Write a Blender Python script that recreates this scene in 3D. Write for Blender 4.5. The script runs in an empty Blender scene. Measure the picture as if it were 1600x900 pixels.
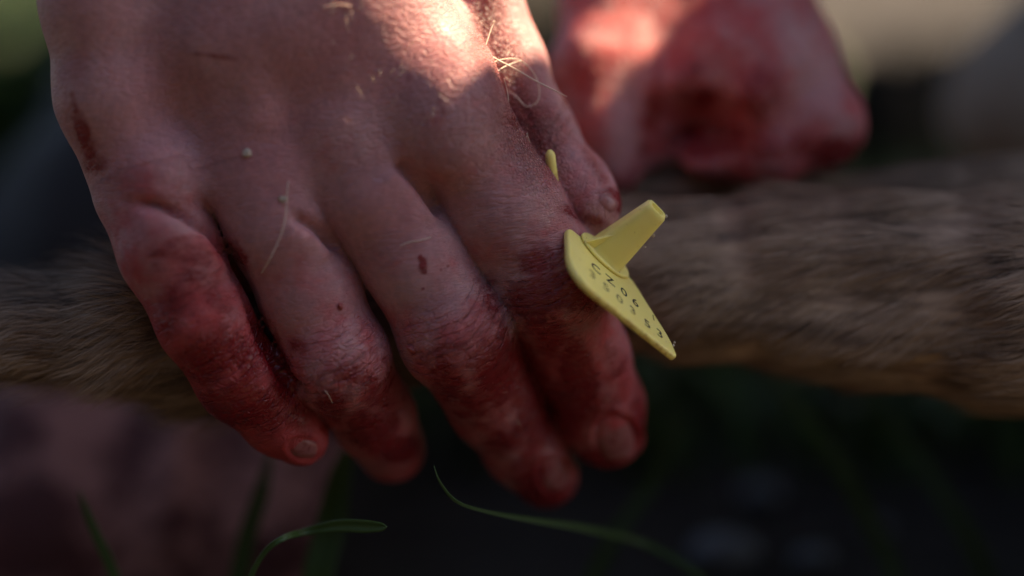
import bpy, bmesh, math, random, time
import numpy as np
from mathutils import Vector, Matrix
from mathutils.bvhtree import BVHTree

T0 = time.time()
rng = np.random.RandomState(7)
random.seed(7)
S = bpy.context.scene
C = S.collection

# ------------------------------------------------------------------ camera, world, sun, exposure
PITCH = math.radians(15)
DIST = 0.470                       # metres from the lens to the plane in focus
PXM = 0.000125                     # metres per photo pixel in that plane
FOC = np.array([0.0, 0.0, 0.095])  # point looked at
RT = np.array([1.0, 0, 0])
FW = np.array([0, math.cos(PITCH), -math.sin(PITCH)])
UPV = np.array([0, math.sin(PITCH), math.cos(PITCH)])
CAM = FOC - FW * DIST

cd = bpy.data.cameras.new('camera')
cam = bpy.data.objects.new('camera', cd)
C.objects.link(cam)
cam.location = CAM
cam.rotation_euler = (math.pi / 2 - PITCH, 0, 0)
cd.sensor_width = 36
cd.lens = 36 * DIST / (1600 * PXM)
cd.clip_start = 0.01
cd.clip_end = 400
cd.dof.use_dof = True
cd.dof.focus_distance = DIST
cd.dof.aperture_fstop = 2.5
S.camera = cam

SUN = Vector((0.65, 0.20, 0.735)).normalized()     # towards the sun
w = bpy.data.worlds.new('World')
S.world = w
w.use_nodes = True
nt = w.node_tree
sky = nt.nodes.new('ShaderNodeTexSky')
sky.sky_type = 'NISHITA'
sky.sun_disc = False
sky.sun_elevation = math.asin(SUN.z)
sky.sun_rotation = math.atan2(SUN.x, SUN.y)
sky.air_density = 1.0
sky.dust_density = 2.5
sky.ozone_density = 1.0
nt.links.new(sky.outputs[0], nt.nodes['Background'].inputs[0])
nt.nodes['Background'].inputs[1].default_value = 0.060

ld = bpy.data.lights.new('sun', 'SUN')
sun = bpy.data.objects.new('sun', ld)
C.objects.link(sun)
ld.energy = 5.0
ld.angle = math.radians(0.7)
ld.color = (1.0, 0.77, 0.48)
sun.rotation_euler = SUN.to_track_quat('Z', 'Y').to_euler()

S.view_settings.view_transform = 'Standard'
S.view_settings.look = 'None'
S.view_settings.exposure = 1.85
S.view_settings.gamma = 1.0
S.cycles.use_denoising = True
S.cycles.max_bounces = 8

# ------------------------------------------------------------------ helpers
def W(px, py, z=0.0):
    """photo pixel and millimetres in front of the plane in focus -> world point"""
    d = DIST - z * 0.001
    k = d / DIST * PXM
    return CAM + FW * d + RT * ((px - 800) * k) + UPV * ((450 - py) * k)

def rad(r, z):
    return r * PXM * (DIST - z * 0.001) / DIST

def to_px(P):
    q = P - CAM
    d = q @ FW
    k = DIST / PXM / d
    return 800 + (q @ RT) * k, 450 - (q @ UPV) * k, (DIST - d) * 1000

def fnoise(P, seed=0):
    """smooth value noise, 0..1; P (n,3) in cells"""
    r = np.random.RandomState(seed)
    T = r.rand(32, 32, 32).astype(np.float32)
    i = np.floor(P).astype(int)
    f = P - i
    f = f * f * (3 - 2 * f)
    o = 0
    for a in (0, 1):
        for b in (0, 1):
            for c in (0, 1):
                wgt = (f[:, 0] if a else 1 - f[:, 0]) * (f[:, 1] if b else 1 - f[:, 1]) * (f[:, 2] if c else 1 - f[:, 2])
                o = o + wgt * T[(i[:, 0] + a) & 31, (i[:, 1] + b) & 31, (i[:, 2] + c) & 31]
    return o

def cone(P, a, b, r1, r2):
    a = np.asarray(a, np.float32); ba = np.asarray(b, np.float32) - a
    x = P[0] - a[0]; y = P[1] - a[1]; z = P[2] - a[2]
    L = float(ba @ ba) + 1e-12
    h = np.clip((x * ba[0] + y * ba[1] + z * ba[2]) / L, 0, 1)
    dx = x - h * ba[0]; dy = y - h * ba[1]; dz = z - h * ba[2]
    return np.sqrt(dx * dx + dy * dy + dz * dz) - (r1 + (r2 - r1) * h)

def smin(a, b, k):
    if k <= 0:
        return np.minimum(a, b)
    h = np.clip(0.5 + 0.5 * (b - a) / k, 0, 1)
    return b + (a - b) * h - k * h * (1 - h)

def chain(P, pts, k):
    d = None
    for (a, ra), (b, rb) in zip(pts[:-1], pts[1:]):
        c = cone(P, a, b, ra, rb)
        d = c if d is None else smin(d, c, k)
    return d

def surface_nets(fn, lo, hi, h):
    """mesh the zero level of fn (broadcast x,y,z arrays) inside the box lo..hi with cells of h"""
    xs = np.arange(lo[0], hi[0] + h, h, dtype=np.float32)
    ys = np.arange(lo[1], hi[1] + h, h, dtype=np.float32)
    zs = np.arange(lo[2], hi[2] + h, h, dtype=np.float32)
    D = fn([xs[:, None, None], ys[None, :, None], zs[None, None, :]]).astype(np.float32)
    # close the box
    for ax in range(3):
        for e in (0, -1):
            sl = [slice(None)] * 3; sl[ax] = e
            D[tuple(sl)] = np.maximum(D[tuple(sl)], h * 0.5)
    ins = D < 0
    nx, ny, nz = D.shape
    cnt = np.zeros((nx - 1, ny - 1, nz - 1), np.int8)
    for a in (0, 1):
        for b in (0, 1):
            for c in (0, 1):
                cnt += ins[a:nx - 1 + a, b:ny - 1 + b, c:nz - 1 + c]
    act = (cnt > 0) & (cnt < 8)
    I, J, K = np.nonzero(act)
    idx = -np.ones(act.shape, np.int64)
    idx[I, J, K] = np.arange(len(I))
    acc = np.zeros((len(I), 3)); n = np.zeros(len(I))
    corners = [(a, b, c) for a in (0, 1) for b in (0, 1) for c in (0, 1)]
    for p in corners:
        for ax in range(3):
            if p[ax]:
                continue
            q = list(p); q[ax] = 1
            d0 = D[I + p[0], J + p[1], K + p[2]]; d1 = D[I + q[0], J + q[1], K + q[2]]
            m = (d0 < 0) != (d1 < 0)
            t = np.where(m, d0 / np.where(m, d0 - d1, 1), 0)
            pos = np.tile(np.array(p, float), (len(I), 1)); pos[:, ax] += t
            acc += pos * m[:, None]; n += m
    V = acc / n[:, None] + np.stack([I, J, K], 1)
    V = V * h + np.array(lo)
    F = []
    for ax in range(3):
        o1, o2 = [(1, 2), (2, 0), (0, 1)][ax]
        s0 = [slice(None)] * 3; s1 = [slice(None)] * 3
        s0[ax] = slice(0, -1); s1[ax] = slice(1, None)
        e = ins[tuple(s0)] != ins[tuple(s1)]
        E = np.stack(np.nonzero(e), 1)
        fl = ins[tuple(s0)][tuple(E.T)]
        ok = (E[:, o1] > 0) & (E[:, o2] > 0) & (E[:, o1] < D.shape[o1] - 1) & (E[:, o2] < D.shape[o2] - 1)
        E = E[ok]; fl = fl[ok]
        def g(a, b):
            Q = E.copy(); Q[:, o1] -= a; Q[:, o2] -= b
            return idx[Q[:, 0], Q[:, 1], Q[:, 2]]
        q = np.stack([g(1, 1), g(0, 1), g(0, 0), g(1, 0)], 1)
        q[~fl] = q[~fl][:, ::-1]
        F.append(q)
    F = np.concatenate(F)
    return V, F

def smooth(V, F, it, lam=0.5):
    n = np.bincount(F.ravel(), minlength=len(V)).astype(float)
    for _ in range(it):
        acc = np.zeros_like(V)
        for a, b in ((0, 1), (1, 2), (2, 3), (3, 0)):
            for ax in range(3):
                acc[:, ax] += np.bincount(F[:, a], V[F[:, b], ax], minlength=len(V))
                acc[:, ax] += np.bincount(F[:, b], V[F[:, a], ax], minlength=len(V))
        V = V + lam * (acc / np.maximum(2 * n, 1)[:, None] - V)
    return V

def vnormals(V, F):
    A = V[F[:, 2]] - V[F[:, 0]]; B = V[F[:, 3]] - V[F[:, 1]]
    N = np.cross(A, B)
    out = np.zeros_like(V)
    for k in range(4):
        for ax in range(3):
            out[:, ax] += np.bincount(F[:, k], N[:, ax], minlength=len(V))
    return out / (np.linalg.norm(out, axis=1)[:, None] + 1e-12)

def mesh_obj(name, V, F, mat, parent=None, sm=True, attrs=None, origin=None):
    V = np.asarray(V, float)
    if parent is not None:
        o0 = np.array(parent.matrix_world.translation) if origin is None else np.array(origin)
    else:
        o0 = V.mean(0) if origin is None else np.array(origin)
        if origin is None:
            o0[2] = V[:, 2].min()
    me = bpy.data.meshes.new(name)
    if not isinstance(F, FL):
        F = np.asarray(F)
        k = F.shape[1]
        me.vertices.add(len(V)); me.vertices.foreach_set('co', (V - o0).astype(np.float32).ravel())
        me.loops.add(F.size); me.loops.foreach_set('vertex_index', F.astype(np.int32).ravel())
        me.polygons.add(len(F)); me.polygons.foreach_set('loop_start', np.arange(0, F.size, k, dtype=np.int32))
        me.update(calc_edges=True)
    else:
        me.from_pydata([tuple(v) for v in V - o0], [], [list(f) for f in F])
    if sm:
        me.polygons.foreach_set('use_smooth', np.ones(len(me.polygons), bool))
    for k, v in (attrs or {}).items():
        v = np.asarray(v, np.float32)
        if v.ndim == 1:
            a = me.attributes.new(k, 'FLOAT', 'POINT'); a.data.foreach_set('value', v)
        else:
            a = me.attributes.new(k, 'FLOAT_VECTOR', 'POINT'); a.data.foreach_set('vector', v.ravel())
    me.materials.append(mat)
    o = bpy.data.objects.new(name, me)
    C.objects.link(o)
    if parent is not None:
        o.parent = parent
    else:
        o.location = o0
    return o

def thing(name, label, cat, loc, group=None):
    o = bpy.data.objects.new(name, None)
    C.objects.link(o)
    o.location = loc
    o.empty_display_size = 0.02
    o['label'] = label; o['category'] = cat
    if group: o['group'] = group
    bpy.context.view_layer.update()
    return o

def tag(o, label, cat, group=None):
    o['label'] = label; o['category'] = cat
    if group: o['group'] = group
    return o

def tube(pts, radii, n=8, cap=True):
    pts = np.asarray(pts, float); m = len(pts)
    radii = np.broadcast_to(radii, (m,))
    T = np.gradient(pts, axis=0); T /= np.linalg.norm(T, axis=1)[:, None] + 1e-12
    u = np.cross(T[0], [0.3, 0.2, 0.93]); u /= np.linalg.norm(u)
    V = []
    for i in range(m):
        u = u - T[i] * (u @ T[i]); u /= np.linalg.norm(u)
        v = np.cross(T[i], u)
        for k in range(n):
            a = 2 * math.pi * k / n
            V.append(pts[i] + radii[i] * (math.cos(a) * u + math.sin(a) * v))
    F = []
    for i in range(m - 1):
        for k in range(n):
            F.append((i * n + k, i * n + (k + 1) % n, (i + 1) * n + (k + 1) % n, (i + 1) * n + k))
    V = np.array(V)
    if cap:
        V = np.vstack([V, pts[0], pts[-1]])
        c0, c1 = m * n, m * n + 1
        F = [list(f) for f in F]
        for k in range(n):
            F.append([c0, (k + 1) % n, k])
            F.append([c1, (m - 1) * n + k, (m - 1) * n + (k + 1) % n])
        return V, FL(F)
    return V, np.array(F)

class FL(list):
    ndim = 1

def spline(P, n):
    """Catmull-Rom through the rows of P"""
    P = np.asarray(P, float)
    Q = np.vstack([2 * P[0] - P[1], P, 2 * P[-1] - P[-2]])
    out = []
    seg = len(P) - 1
    for t in np.linspace(0, seg - 1e-6, n):
        i = int(t); f = t - i
        a, b, c, d = Q[i:i + 4]
        out.append(0.5 * ((2 * b) + (c - a) * f + (2 * a - 5 * b + 4 * c - d) * f * f + (3 * b - a - 3 * c + d) * f ** 3))
    return np.array(out)

# ------------------------------------------------------------------ material helper
class M:
    def __init__(s, name):
        s.m = bpy.data.materials.new(name); s.m.use_nodes = True
        s.t = s.m.node_tree; s.b = s.t.nodes['Principled BSDF']
    def n(s, typ, **kw):
        x = s.t.nodes.new(typ)
        for k, v in kw.items():
            if k.startswith('i_'):
                x.inputs[k[2:].replace('_', ' ')].default_value = v
            else:
                setattr(x, k, v)
        return x
    def l(s, a, b): s.t.links.new(a, b)
    def put(s, sock, v):
        if isinstance(v, bpy.types.NodeSocket): s.l(v, sock)
        elif isinstance(v, tuple) and len(v) == 3 and sock.type == 'RGBA': sock.default_value = (*v, 1)
        else: sock.default_value = v
    def obj(s): return s.n('ShaderNodeTexCoord').outputs['Object']
    def attr(s, name, vec=False):
        x = s.n('ShaderNodeAttribute', attribute_name=name)
        return x.outputs['Vector'] if vec else x.outputs['Fac']
    def noise(s, vec, scale, detail=3, rough=0.55, dist=0.0):
        x = s.n('ShaderNodeTexNoise'); s.l(vec, x.inputs['Vector'])
        x.inputs['Scale'].default_value = scale; x.inputs['Detail'].default_value = detail
        x.inputs['Roughness'].default_value = rough; x.inputs['Distortion'].default_value = dist
        return x.outputs['Fac']
    def voro(s, vec, scale, feature='DISTANCE_TO_EDGE', rnd=1.0):
        x = s.n('ShaderNodeTexVoronoi', feature=feature); s.l(vec, x.inputs['Vector'])
        x.inputs['Scale'].default_value = scale; x.inputs['Randomness'].default_value = rnd
        return x.outputs['Distance']
    def math(s, op, a, b=0.0, c=None, clamp=False):
        x = s.n('ShaderNodeMath', operation=op, use_clamp=clamp)
        s.put(x.inputs[0], a); s.put(x.inputs[1], b)
        if c is not None: s.put(x.inputs[2], c)
        return x.outputs[0]
    def rng(s, v, a, b, c=0.0, d=1.0, smooth=True):
        x = s.n('ShaderNodeMapRange', interpolation_type='SMOOTHSTEP' if smooth else 'LINEAR')
        s.put(x.inputs[0], v)
        for i, k in enumerate((a, b, c, d)): x.inputs[i + 1].default_value = k
        return x.outputs[0]
    def mix(s, f, a, b, mode='MIX'):
        x = s.n('ShaderNodeMix', data_type='RGBA', blend_type=mode)
        s.put(x.inputs[0], f); s.put(x.inputs[6], a); s.put(x.inputs[7], b)
        return x.outputs[2]
    def scale(s, vec, sc):
        x = s.n('ShaderNodeMapping'); s.l(vec, x.inputs['Vector']); x.inputs['Scale'].default_value = sc
        return x.outputs[0]
    def bump(s, h, strength, dist, prev=None):
        x = s.n('ShaderNodeBump'); s.put(x.inputs['Height'], h)
        x.inputs['Strength'].default_value = strength; x.inputs['Distance'].default_value = dist
        if prev is not None: s.l(prev, x.inputs['Normal'])
        return x.outputs[0]
    def out(s, **kw):
        for k, v in kw.items():
            s.put(s.b.inputs[k.replace('_', ' ')], v)
        return s.m

def skin_material(name, fine=True):
    m = M(name)
    p = m.obj()
    blood = m.attr('blood'); stain = m.attr('stain'); wr = m.attr('wrinkle'); knob = m.attr('pebble')
    fuv = m.attr('fuv', True)
    base = m.mix(m.rng(m.noise(p, 90, 4), 0.35, 0.65), (0.42, 0.195, 0.215), (0.51, 0.285, 0.30))
    blot = m.rng(m.noise(p, 45, 3, 0.6), 0.42, 0.62)
    base = m.mix(m.math('MULTIPLY', blot, 0.45), base, (0.42, 0.13, 0.15))
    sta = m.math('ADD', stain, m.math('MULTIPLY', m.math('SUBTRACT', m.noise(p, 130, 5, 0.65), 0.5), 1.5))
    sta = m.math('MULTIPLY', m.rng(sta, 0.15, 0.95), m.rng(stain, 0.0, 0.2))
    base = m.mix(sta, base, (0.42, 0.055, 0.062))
    # fine skin lines: cells stretched across the finger + pores
    warp = m.n('ShaderNodeVectorMath', operation='ADD')
    nz = m.n('ShaderNodeTexNoise'); m.l(p, nz.inputs['Vector']); nz.inputs['Scale'].default_value = 400
    sc = m.n('ShaderNodeVectorMath', operation='SCALE'); m.l(nz.outputs['Color'], sc.inputs[0]); sc.inputs['Scale'].default_value = 0.0011
    m.l(fuv, warp.inputs[0]); m.l(sc.outputs[0], warp.inputs[1])
    q = warp.outputs[0]
    lines = m.rng(m.voro(m.scale(q, (1.5, 0.55, 0.9)), 620), 0.0, 0.16)
    lines2 = m.rng(m.voro(m.scale(q, (0.8, 1.35, 0.9)), 900), 0.0, 0.18)
    peb = m.rng(m.voro(p, 1250), 0.0, 0.35)
    streak = m.noise(m.scale(q, (1.0, 0.16, 0.3)), 1050, 3, 0.6)
    streak = m.rng(streak, 0.30, 0.52)
    # blood streaky mask
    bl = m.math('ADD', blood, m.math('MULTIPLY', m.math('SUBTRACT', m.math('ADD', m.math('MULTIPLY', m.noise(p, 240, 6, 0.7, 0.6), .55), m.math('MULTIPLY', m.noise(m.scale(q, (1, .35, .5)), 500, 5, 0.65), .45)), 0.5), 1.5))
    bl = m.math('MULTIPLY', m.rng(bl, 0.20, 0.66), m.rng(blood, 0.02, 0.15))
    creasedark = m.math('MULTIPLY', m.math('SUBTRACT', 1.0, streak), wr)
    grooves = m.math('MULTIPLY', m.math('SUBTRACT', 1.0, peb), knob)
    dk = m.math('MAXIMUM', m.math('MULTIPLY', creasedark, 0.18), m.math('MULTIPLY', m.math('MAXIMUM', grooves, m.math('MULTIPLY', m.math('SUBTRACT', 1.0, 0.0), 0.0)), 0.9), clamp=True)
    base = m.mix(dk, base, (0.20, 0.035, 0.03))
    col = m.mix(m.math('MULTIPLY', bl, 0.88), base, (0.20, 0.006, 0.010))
    tint = m.mix(m.rng(m.noise(p, 700, 2), 0.3, 0.7), (0.9, 0.9, 0.9), (1.06, 1.04, 1.02))
    col = m.mix(1.0, col, tint, 'MULTIPLY')
    uw = m.attr('uw'); wm = m.attr('joint')
    ww = m.math('ADD', m.math('MULTIPLY', uw, 0.5), m.math('MULTIPLY', m.math('SUBTRACT', m.noise(p, 120, 3, 0.5), 0.5), 1.7))
    fr = m.math('ABSOLUTE', m.math('SUBTRACT', m.math('FRACT', ww), 0.5))
    groove = m.math('MULTIPLY', m.math('SUBTRACT', 1.0, m.rng(fr, 0.0, 0.13)), m.math('MULTIPLY', wm, m.rng(m.noise(p, 260, 2), 0.38, 0.6)))
    b = m.bump(m.math('SUBTRACT', 1.0, groove), 0.85, 0.0006)
    relief = m.math('ADD', 0.35, m.math('MULTIPLY', wr, 0.65))
    b = m.bump(m.math('MULTIPLY', lines, relief), 0.8, 0.00032, b)
    b = m.bump(m.math('MULTIPLY', lines2, relief), 0.6, 0.00015, b)
    b = m.bump(m.math('MULTIPLY', streak, wr), 0.35, 0.0003, b)
    b = m.bump(m.math('MULTIPLY', peb, knob), 1.0, 0.0011, b)
    b = m.bump(m.noise(p, 1500, 2), 0.25, 0.00012, b)
    b = m.bump(bl, 0.35, 0.0004, b)
    rough = m.math('SUBTRACT', m.rng(m.noise(p, 260, 4), 0.3, 0.7, 0.44, 0.60), m.math('MULTIPLY', bl, 0.30))
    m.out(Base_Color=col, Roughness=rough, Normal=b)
    m.b.inputs['Subsurface Weight'].default_value = 0.55
    m.b.inputs['Subsurface Radius'].default_value = (1.0, 0.32, 0.18)
    m.b.inputs['Subsurface Scale'].default_value = 0.0026
    m.b.inputs['Specular IOR Level'].default_value = 0.45
    return m.m

# ------------------------------------------------------------------ flesh built as blended tapered limbs (millimetres, camera-aligned)
BK = -FW
def L(px, py, z):
    k = (DIST * 1000 - z) / (DIST * 1000) * PXM * 1000
    return np.array([(px - 800) * k, (450 - py) * k, z])
def LR(r, z):
    return r * PXM * 1000 * (DIST * 1000 - z) / (DIST * 1000)
def loc2world(V):
    V = np.asarray(V) * 0.001
    return FOC + V[:, :1] * RT + V[:, 1:2] * UPV + V[:, 2:3] * BK
def world2loc(P):
    Q = (np.asarray(P) - FOC)
    return np.stack([Q @ RT, Q @ UPV, Q @ BK], 1) * 1000
def ch(rows):
    return [(L(x, y, z), LR(r, z)) for x, y, z, r in rows]
def ell(P, c, R, axes=None):
    """soft ellipsoid distance"""
    x = P[0] - c[0]; y = P[1] - c[1]; z = P[2] - c[2]
    if axes is None:
        q = np.sqrt((x / R[0]) ** 2 + (y / R[1]) ** 2 + (z / R[2]) ** 2)
    else:
        A = np.array(axes)
        u = x * A[0, 0] + y * A[0, 1] + z * A[0, 2]
        v = x * A[1, 0] + y * A[1, 1] + z * A[1, 2]
        t = x * A[2, 0] + y * A[2, 1] + z * A[2, 2]
        q = np.sqrt((u / R[0]) ** 2 + (v / R[1]) ** 2 + (t / R[2]) ** 2)
    return (q - 1) * min(R)

FINGERS = {
 'pinky':  [(222, 300, -1, 74), (265, 392, 2, 78), (318, 498, 1, 72), (376, 592, -4, 68), (438, 655, -10, 56), (470, 684, -13, 44)],
 'ring':   [(402, 262, -2, 84), (440, 360, -1, 83), (484, 460, -3, 78), (528, 562, -5, 79), (583, 650, -20, 64), (612, 702, -32, 53)],
 'middle': [(535, 200, 0, 88), (580, 305, -1, 84), (650, 412, -3, 80), (712, 522, -6, 86), (774, 632, -22, 70), (818, 698, -31, 62), (853, 744, -37, 51)],
 'index':  [(684, 125, -4, 84), (718, 212, -4, 86), (784, 325, -6, 92), (858, 442, -10, 90), (908, 560, -21, 75), (936, 635, -29, 70), (948, 674, -32, 59)],
}
PALM = [
 [(222, 300, -3, 72), (182, 150, 0, 90), (168, 0, 2, 100), (215, -280, 4, 118)],
 [(402, 262, -3, 84), (355, 60, 2, 96), (340, -280, 7, 100)],
 [(535, 200, -2, 87), (470, 30, 3, 98), (400, -280, 8, 104)],
 [(684, 125, -5, 84), (588, 0, -1, 92), (480, -280, -2, 104)],
 [(612, 190, -4, 86), (540, -80, 3, 98), (440, -280, 6, 100)],
 [(700, 40, -18, 60), (660, -100, -24, 80), (600, -280, -30, 100)],
]
THUMB = [(600, -260, -18, 100), (730, -40, -20, 74), (783, 105, -19, 66), (834, 222, -18, 63), (899, 296, -14, 54), (925, 322, -12, 46)]
ARM = [(400, -280, -6, 190), (420, -600, -20, 200), (450, -1100, -55, 260)]
fing = {k: ch(v) for k, v in FINGERS.items()}

def hand_sdf(P):
    palm = None
    for c in PALM:
        d = chain(P, ch(c), 4)
        palm = d if palm is None else smin(palm, d, 9)
    for rows in ([(320, 330, -9, 48), (388, 420, -12, 36)], [(470, 290, -8, 50), (535, 385, -13, 38)], [(615, 230, -8, 50), (690, 330, -14, 40)]):
        palm = smin(palm, chain(P, ch(rows), 2), 2)
    palm = smin(palm, chain(P, ch(ARM), 4), 12)
    # knuckle domes and tendon ridges
    for (x, y, z, rx, ry, rz) in ((245, 285, 6, 7, 8, 5), (420, 275, 5.5, 9, 9, 4), (700, 170, 6, 10, 13, 7)):
        c = L(x, y, z)
        palm = smin(palm, ell(P, c, (rx, ry, rz)), 5)
    for a, b in (((525, 110, 8.0), (430, -200, 16)), ((405, 180, 7.5), (350, -200, 15))):
        palm = smin(palm, cone(P, L(*a), L(*b), 2.6, 2.2), 4)
    th = chain(P, ch(THUMB), 4)
    th = smin(th, ell(P, L(834, 205, -16), (7, 8, 7)), 4)
    ks = {'pinky': 2.2, 'ring': 4.0, 'middle': 4.2, 'index': 5.0}
    out = smin(palm, th, 2.0)
    for k, c in fing.items():
        f = chain(P, c, 2.5)
        if k != 'pinky':
            pip = c[3][0]
            f = smin(f, ell(P, pip + np.array([0, 0, 2.5]), (c[3][1] * 0.95,) * 3), 3)
        out = smin(out, smin(palm, f, ks[k]), 0.5)
    return out

def finger_frame(V):
    """distance along / across the nearest finger or metacarpal, in metres"""
    best = np.full(len(V), 1e9); UVv = np.zeros((len(V), 3)); fid = np.zeros(len(V), int); tt = np.zeros(len(V))
    allch = [fing['pinky'], fing['ring'], fing['middle'], fing['index'], ch(THUMB)] + [ch(c) for c in PALM]
    P = [V[:, 0], V[:, 1], V[:, 2]]
    Us = []; Ds = []
    for i, c in enumerate(allch):
        s0 = 0
        b = np.full(len(V), 1e9); u = np.zeros(len(V)); x = np.zeros(len(V)); zc = np.zeros(len(V))
        for (a, ra), (q, rq) in zip(c[:-1], c[1:]):
            ba = q - a; Ln = np.linalg.norm(ba); e = ba / Ln
            rel = V - a
            h = rel @ e
            hc = np.clip(h, 0, Ln)
            d = np.linalg.norm(rel - hc[:, None] * e, axis=1) - (ra + (rq - ra) * hc / Ln)
            side = np.cross(e, [0, 0, 1]); side /= np.linalg.norm(side)
            m = d < b
            b[m] = d[m]; u[m] = (s0 + h)[m]; x[m] = (rel @ side)[m]; zc[m] = rel[m, 2]
            s0 += Ln
        Us.append(np.stack([u, x, zc], 1)); Ds.append(b)
    Ds = np.array(Ds); Us = np.array(Us)
    k = np.argmin(Ds, 0)
    uv = Us[k, np.arange(len(V))]
    # dorsum: one frame for the whole back of the hand, faded in above the knuckles
    e = np.array([0.28, -0.96, 0]); s = np.array([0.96, 0.28, 0])
    g = np.stack([V @ e, V @ s, V[:, 2]], 1)
    return uv * 0.001, g * 0.001, k, Ds

def blobs(px, py, rows):
    o = np.zeros(len(px))
    for x, y, rx, ry, ang, s in rows:
        a = math.radians(ang); c, sn = math.cos(a), math.sin(a)
        u = ((px - x) * c + (py - y) * sn) / rx; v = (-(px - x) * sn + (py - y) * c) / ry
        o = np.maximum(o, s * np.exp(-(u * u + v * v) ** 1.3))
    return o

lo = L(40, 900, 0) * np.array([1, 1, 0]) + np.array([-3, 0, -42]); hi = L(1000, -420, 0) * np.array([1, 1, 0]) + np.array([3, 3, 26])
t1 = time.time()
V, F = surface_nets(hand_sdf, lo, hi, 0.62)
V = smooth(V, F, 3)
print('hand', len(V), time.time() - t1)

uv, guv, fid, Ds = finger_frame(V)
N = vnormals(V, F)
front = np.clip(N[:, 2] * 1.3 + 0.3, 0, 1)
# creases over the finger joints: real folds in the surface
joint = np.zeros(len(V)); uwat = np.zeros(len(V)); wr = np.zeros(len(V)); disp = np.zeros(len(V))
warp = (fnoise(V / 5.0, 3) - 0.5) * 2.6 + (fnoise(V / 1.9, 5) - 0.5) * 1.2
CRE = [  # finger, pixel of the joint, half-length (mm) of the creased zone, depth
 (0, (300, 470), 5, .20), (0, (352, 560), 5.5, .28), (0, (425, 640), 3.5, .22), (1, (535, 568), 6.5, .42), (1, (590, 660), 3.5, .3),
 (2, (712, 530), 7, .42), (2, (805, 690), 4, .3), (3, (868, 462), 7.5, .5), (3, (925, 620), 4, .3), (4, (845, 215), 6, .45)]
for k, (x, y), hw, dep in CRE:
    c = fing[['pinky', 'ring', 'middle', 'index'][k]] if k < 4 else ch(THUMB)
    J = L(x, y, 0)
    i = int(np.argmin([np.hypot(*(q[0] - J)[:2]) for q in c])); i = min(max(i, 1), len(c) - 2)
    e = c[i + 1][0] - c[i - 1][0]; e[2] = 0; e /= np.linalg.norm(e)
    rel = V - J
    u = rel @ np.array([e[0], e[1], 0]); s = rel @ np.array([e[1], -e[0], 0])
    m = (fid == k) * np.exp(-(u / hw) ** 4) * front
    uw = u + warp + 0.035 * s * s
    wr = np.maximum(wr, m)
    sel = m > joint; joint[sel] = m[sel]; uwat[sel] = (u + 0.035 * s * s)[sel]
    for off, a in ((-4.6, .5), (-2.7, .8), (-1.0, 1), (0.9, .85), (2.6, .9), (4.4, .6)):
        disp -= 0.6 * m * dep * a * np.exp(-((uw - off * hw / 6.5) / 0.55) ** 2)
    disp += m * 0.12 * (fnoise(V / 3.0, 9) - .4)
# long soft folds on the little finger's base and dorsum
px, py, pz = to_px_arr = (None, None, None)
VW = loc2world(V)
q = VW - CAM; dd = q @ FW; kk = DIST / PXM / dd
px = 800 + (q @ RT) * kk; py = 450 - (q @ UPV) * kk
vis = np.clip(N[:, 2] * 3 + 0.6, 0, 1)
knuck = blobs(px, py, [(822, 195, 42, 95, -22, 1.0), (790, 110, 30, 60, -10, .8), (762, 30, 26, 70, 5, .8)]) * vis
index_side = blobs(px, py, [(770, 235, 90, 110, -20, .85), (560, 225, 50, 50, 0, .35), (840, 330, 60, 90, -25, .5), (820, 430, 90, 60, 0, .5), (240, 300, 90, 30, 20, .6)]) * vis
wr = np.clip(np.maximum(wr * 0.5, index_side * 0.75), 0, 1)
disp += 0.35 * (fnoise(V / 11.0, 21) - .5) * vis + 0.12 * (fnoise(V / 3.2, 22) - .5)
ridge = 1 - 2 * np.abs(fnoise(np.stack([guv[:, 0] * 1000 / 2.2 + warp * .5, guv[:, 1] * 1000 / 9.0, V[:, 2] / 6], 1), 31) - .5)
disp += index_side * 0.28 * (ridge - .7)
disp += knuck * 0.30 * (fnoise(V / 0.95, 33) - .5)
def seam(poly, wpx, depth, lift, lpx):
    global disp
    poly = np.array(poly, float); best = np.full(len(V), 1e9); sgn = np.zeros(len(V)); tpar = np.zeros(len(V))
    for i, (a, b) in enumerate(zip(poly[:-1], poly[1:])):
        ab = b - a; L2 = ab @ ab
        h = np.clip(((px - a[0]) * ab[0] + (py - a[1]) * ab[1]) / L2, 0, 1)
        dx = px - a[0] - h * ab[0]; dy = py - a[1] - h * ab[1]; d = np.hypot(dx, dy)
        m = d < best
        best[m] = d[m]; sgn[m] = np.sign(ab[0] * dy - ab[1] * dx)[m]; tpar[m] = ((i + h) / (len(poly) - 1))[m]
    end = np.clip(np.sin(np.pi * np.clip(tpar, 0.02, .98)) * 2.2, 0, 1)
    fr = np.clip(N[:, 2] * 3, 0, 1)
    disp -= depth * np.exp(-(best / wpx) ** 2) * end * fr
    disp += lift * np.where(sgn > 0, (best / lpx) * np.exp(1 - best / lpx), 0) * np.exp(-(best / (3 * lpx)) ** 2) * end * fr
seam([(205, 318), (240, 322), (285, 338), (325, 362), (352, 398), (372, 430)], 9, 2.2, 1.6, 26)
seam([(455, 335), (500, 362), (530, 395)], 9, 2.2, 1.0, 24)
seam([(615, 250), (655, 290), (690, 340)], 9, 2.2, 1.0, 24)
seam([(360, 400), (385, 455), (410, 525), (445, 590), (480, 625)], 8, 2.0, .2, 20)
seam([(800, 120), (822, 170), (845, 215)], 6, .5, .3, 14)
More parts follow.
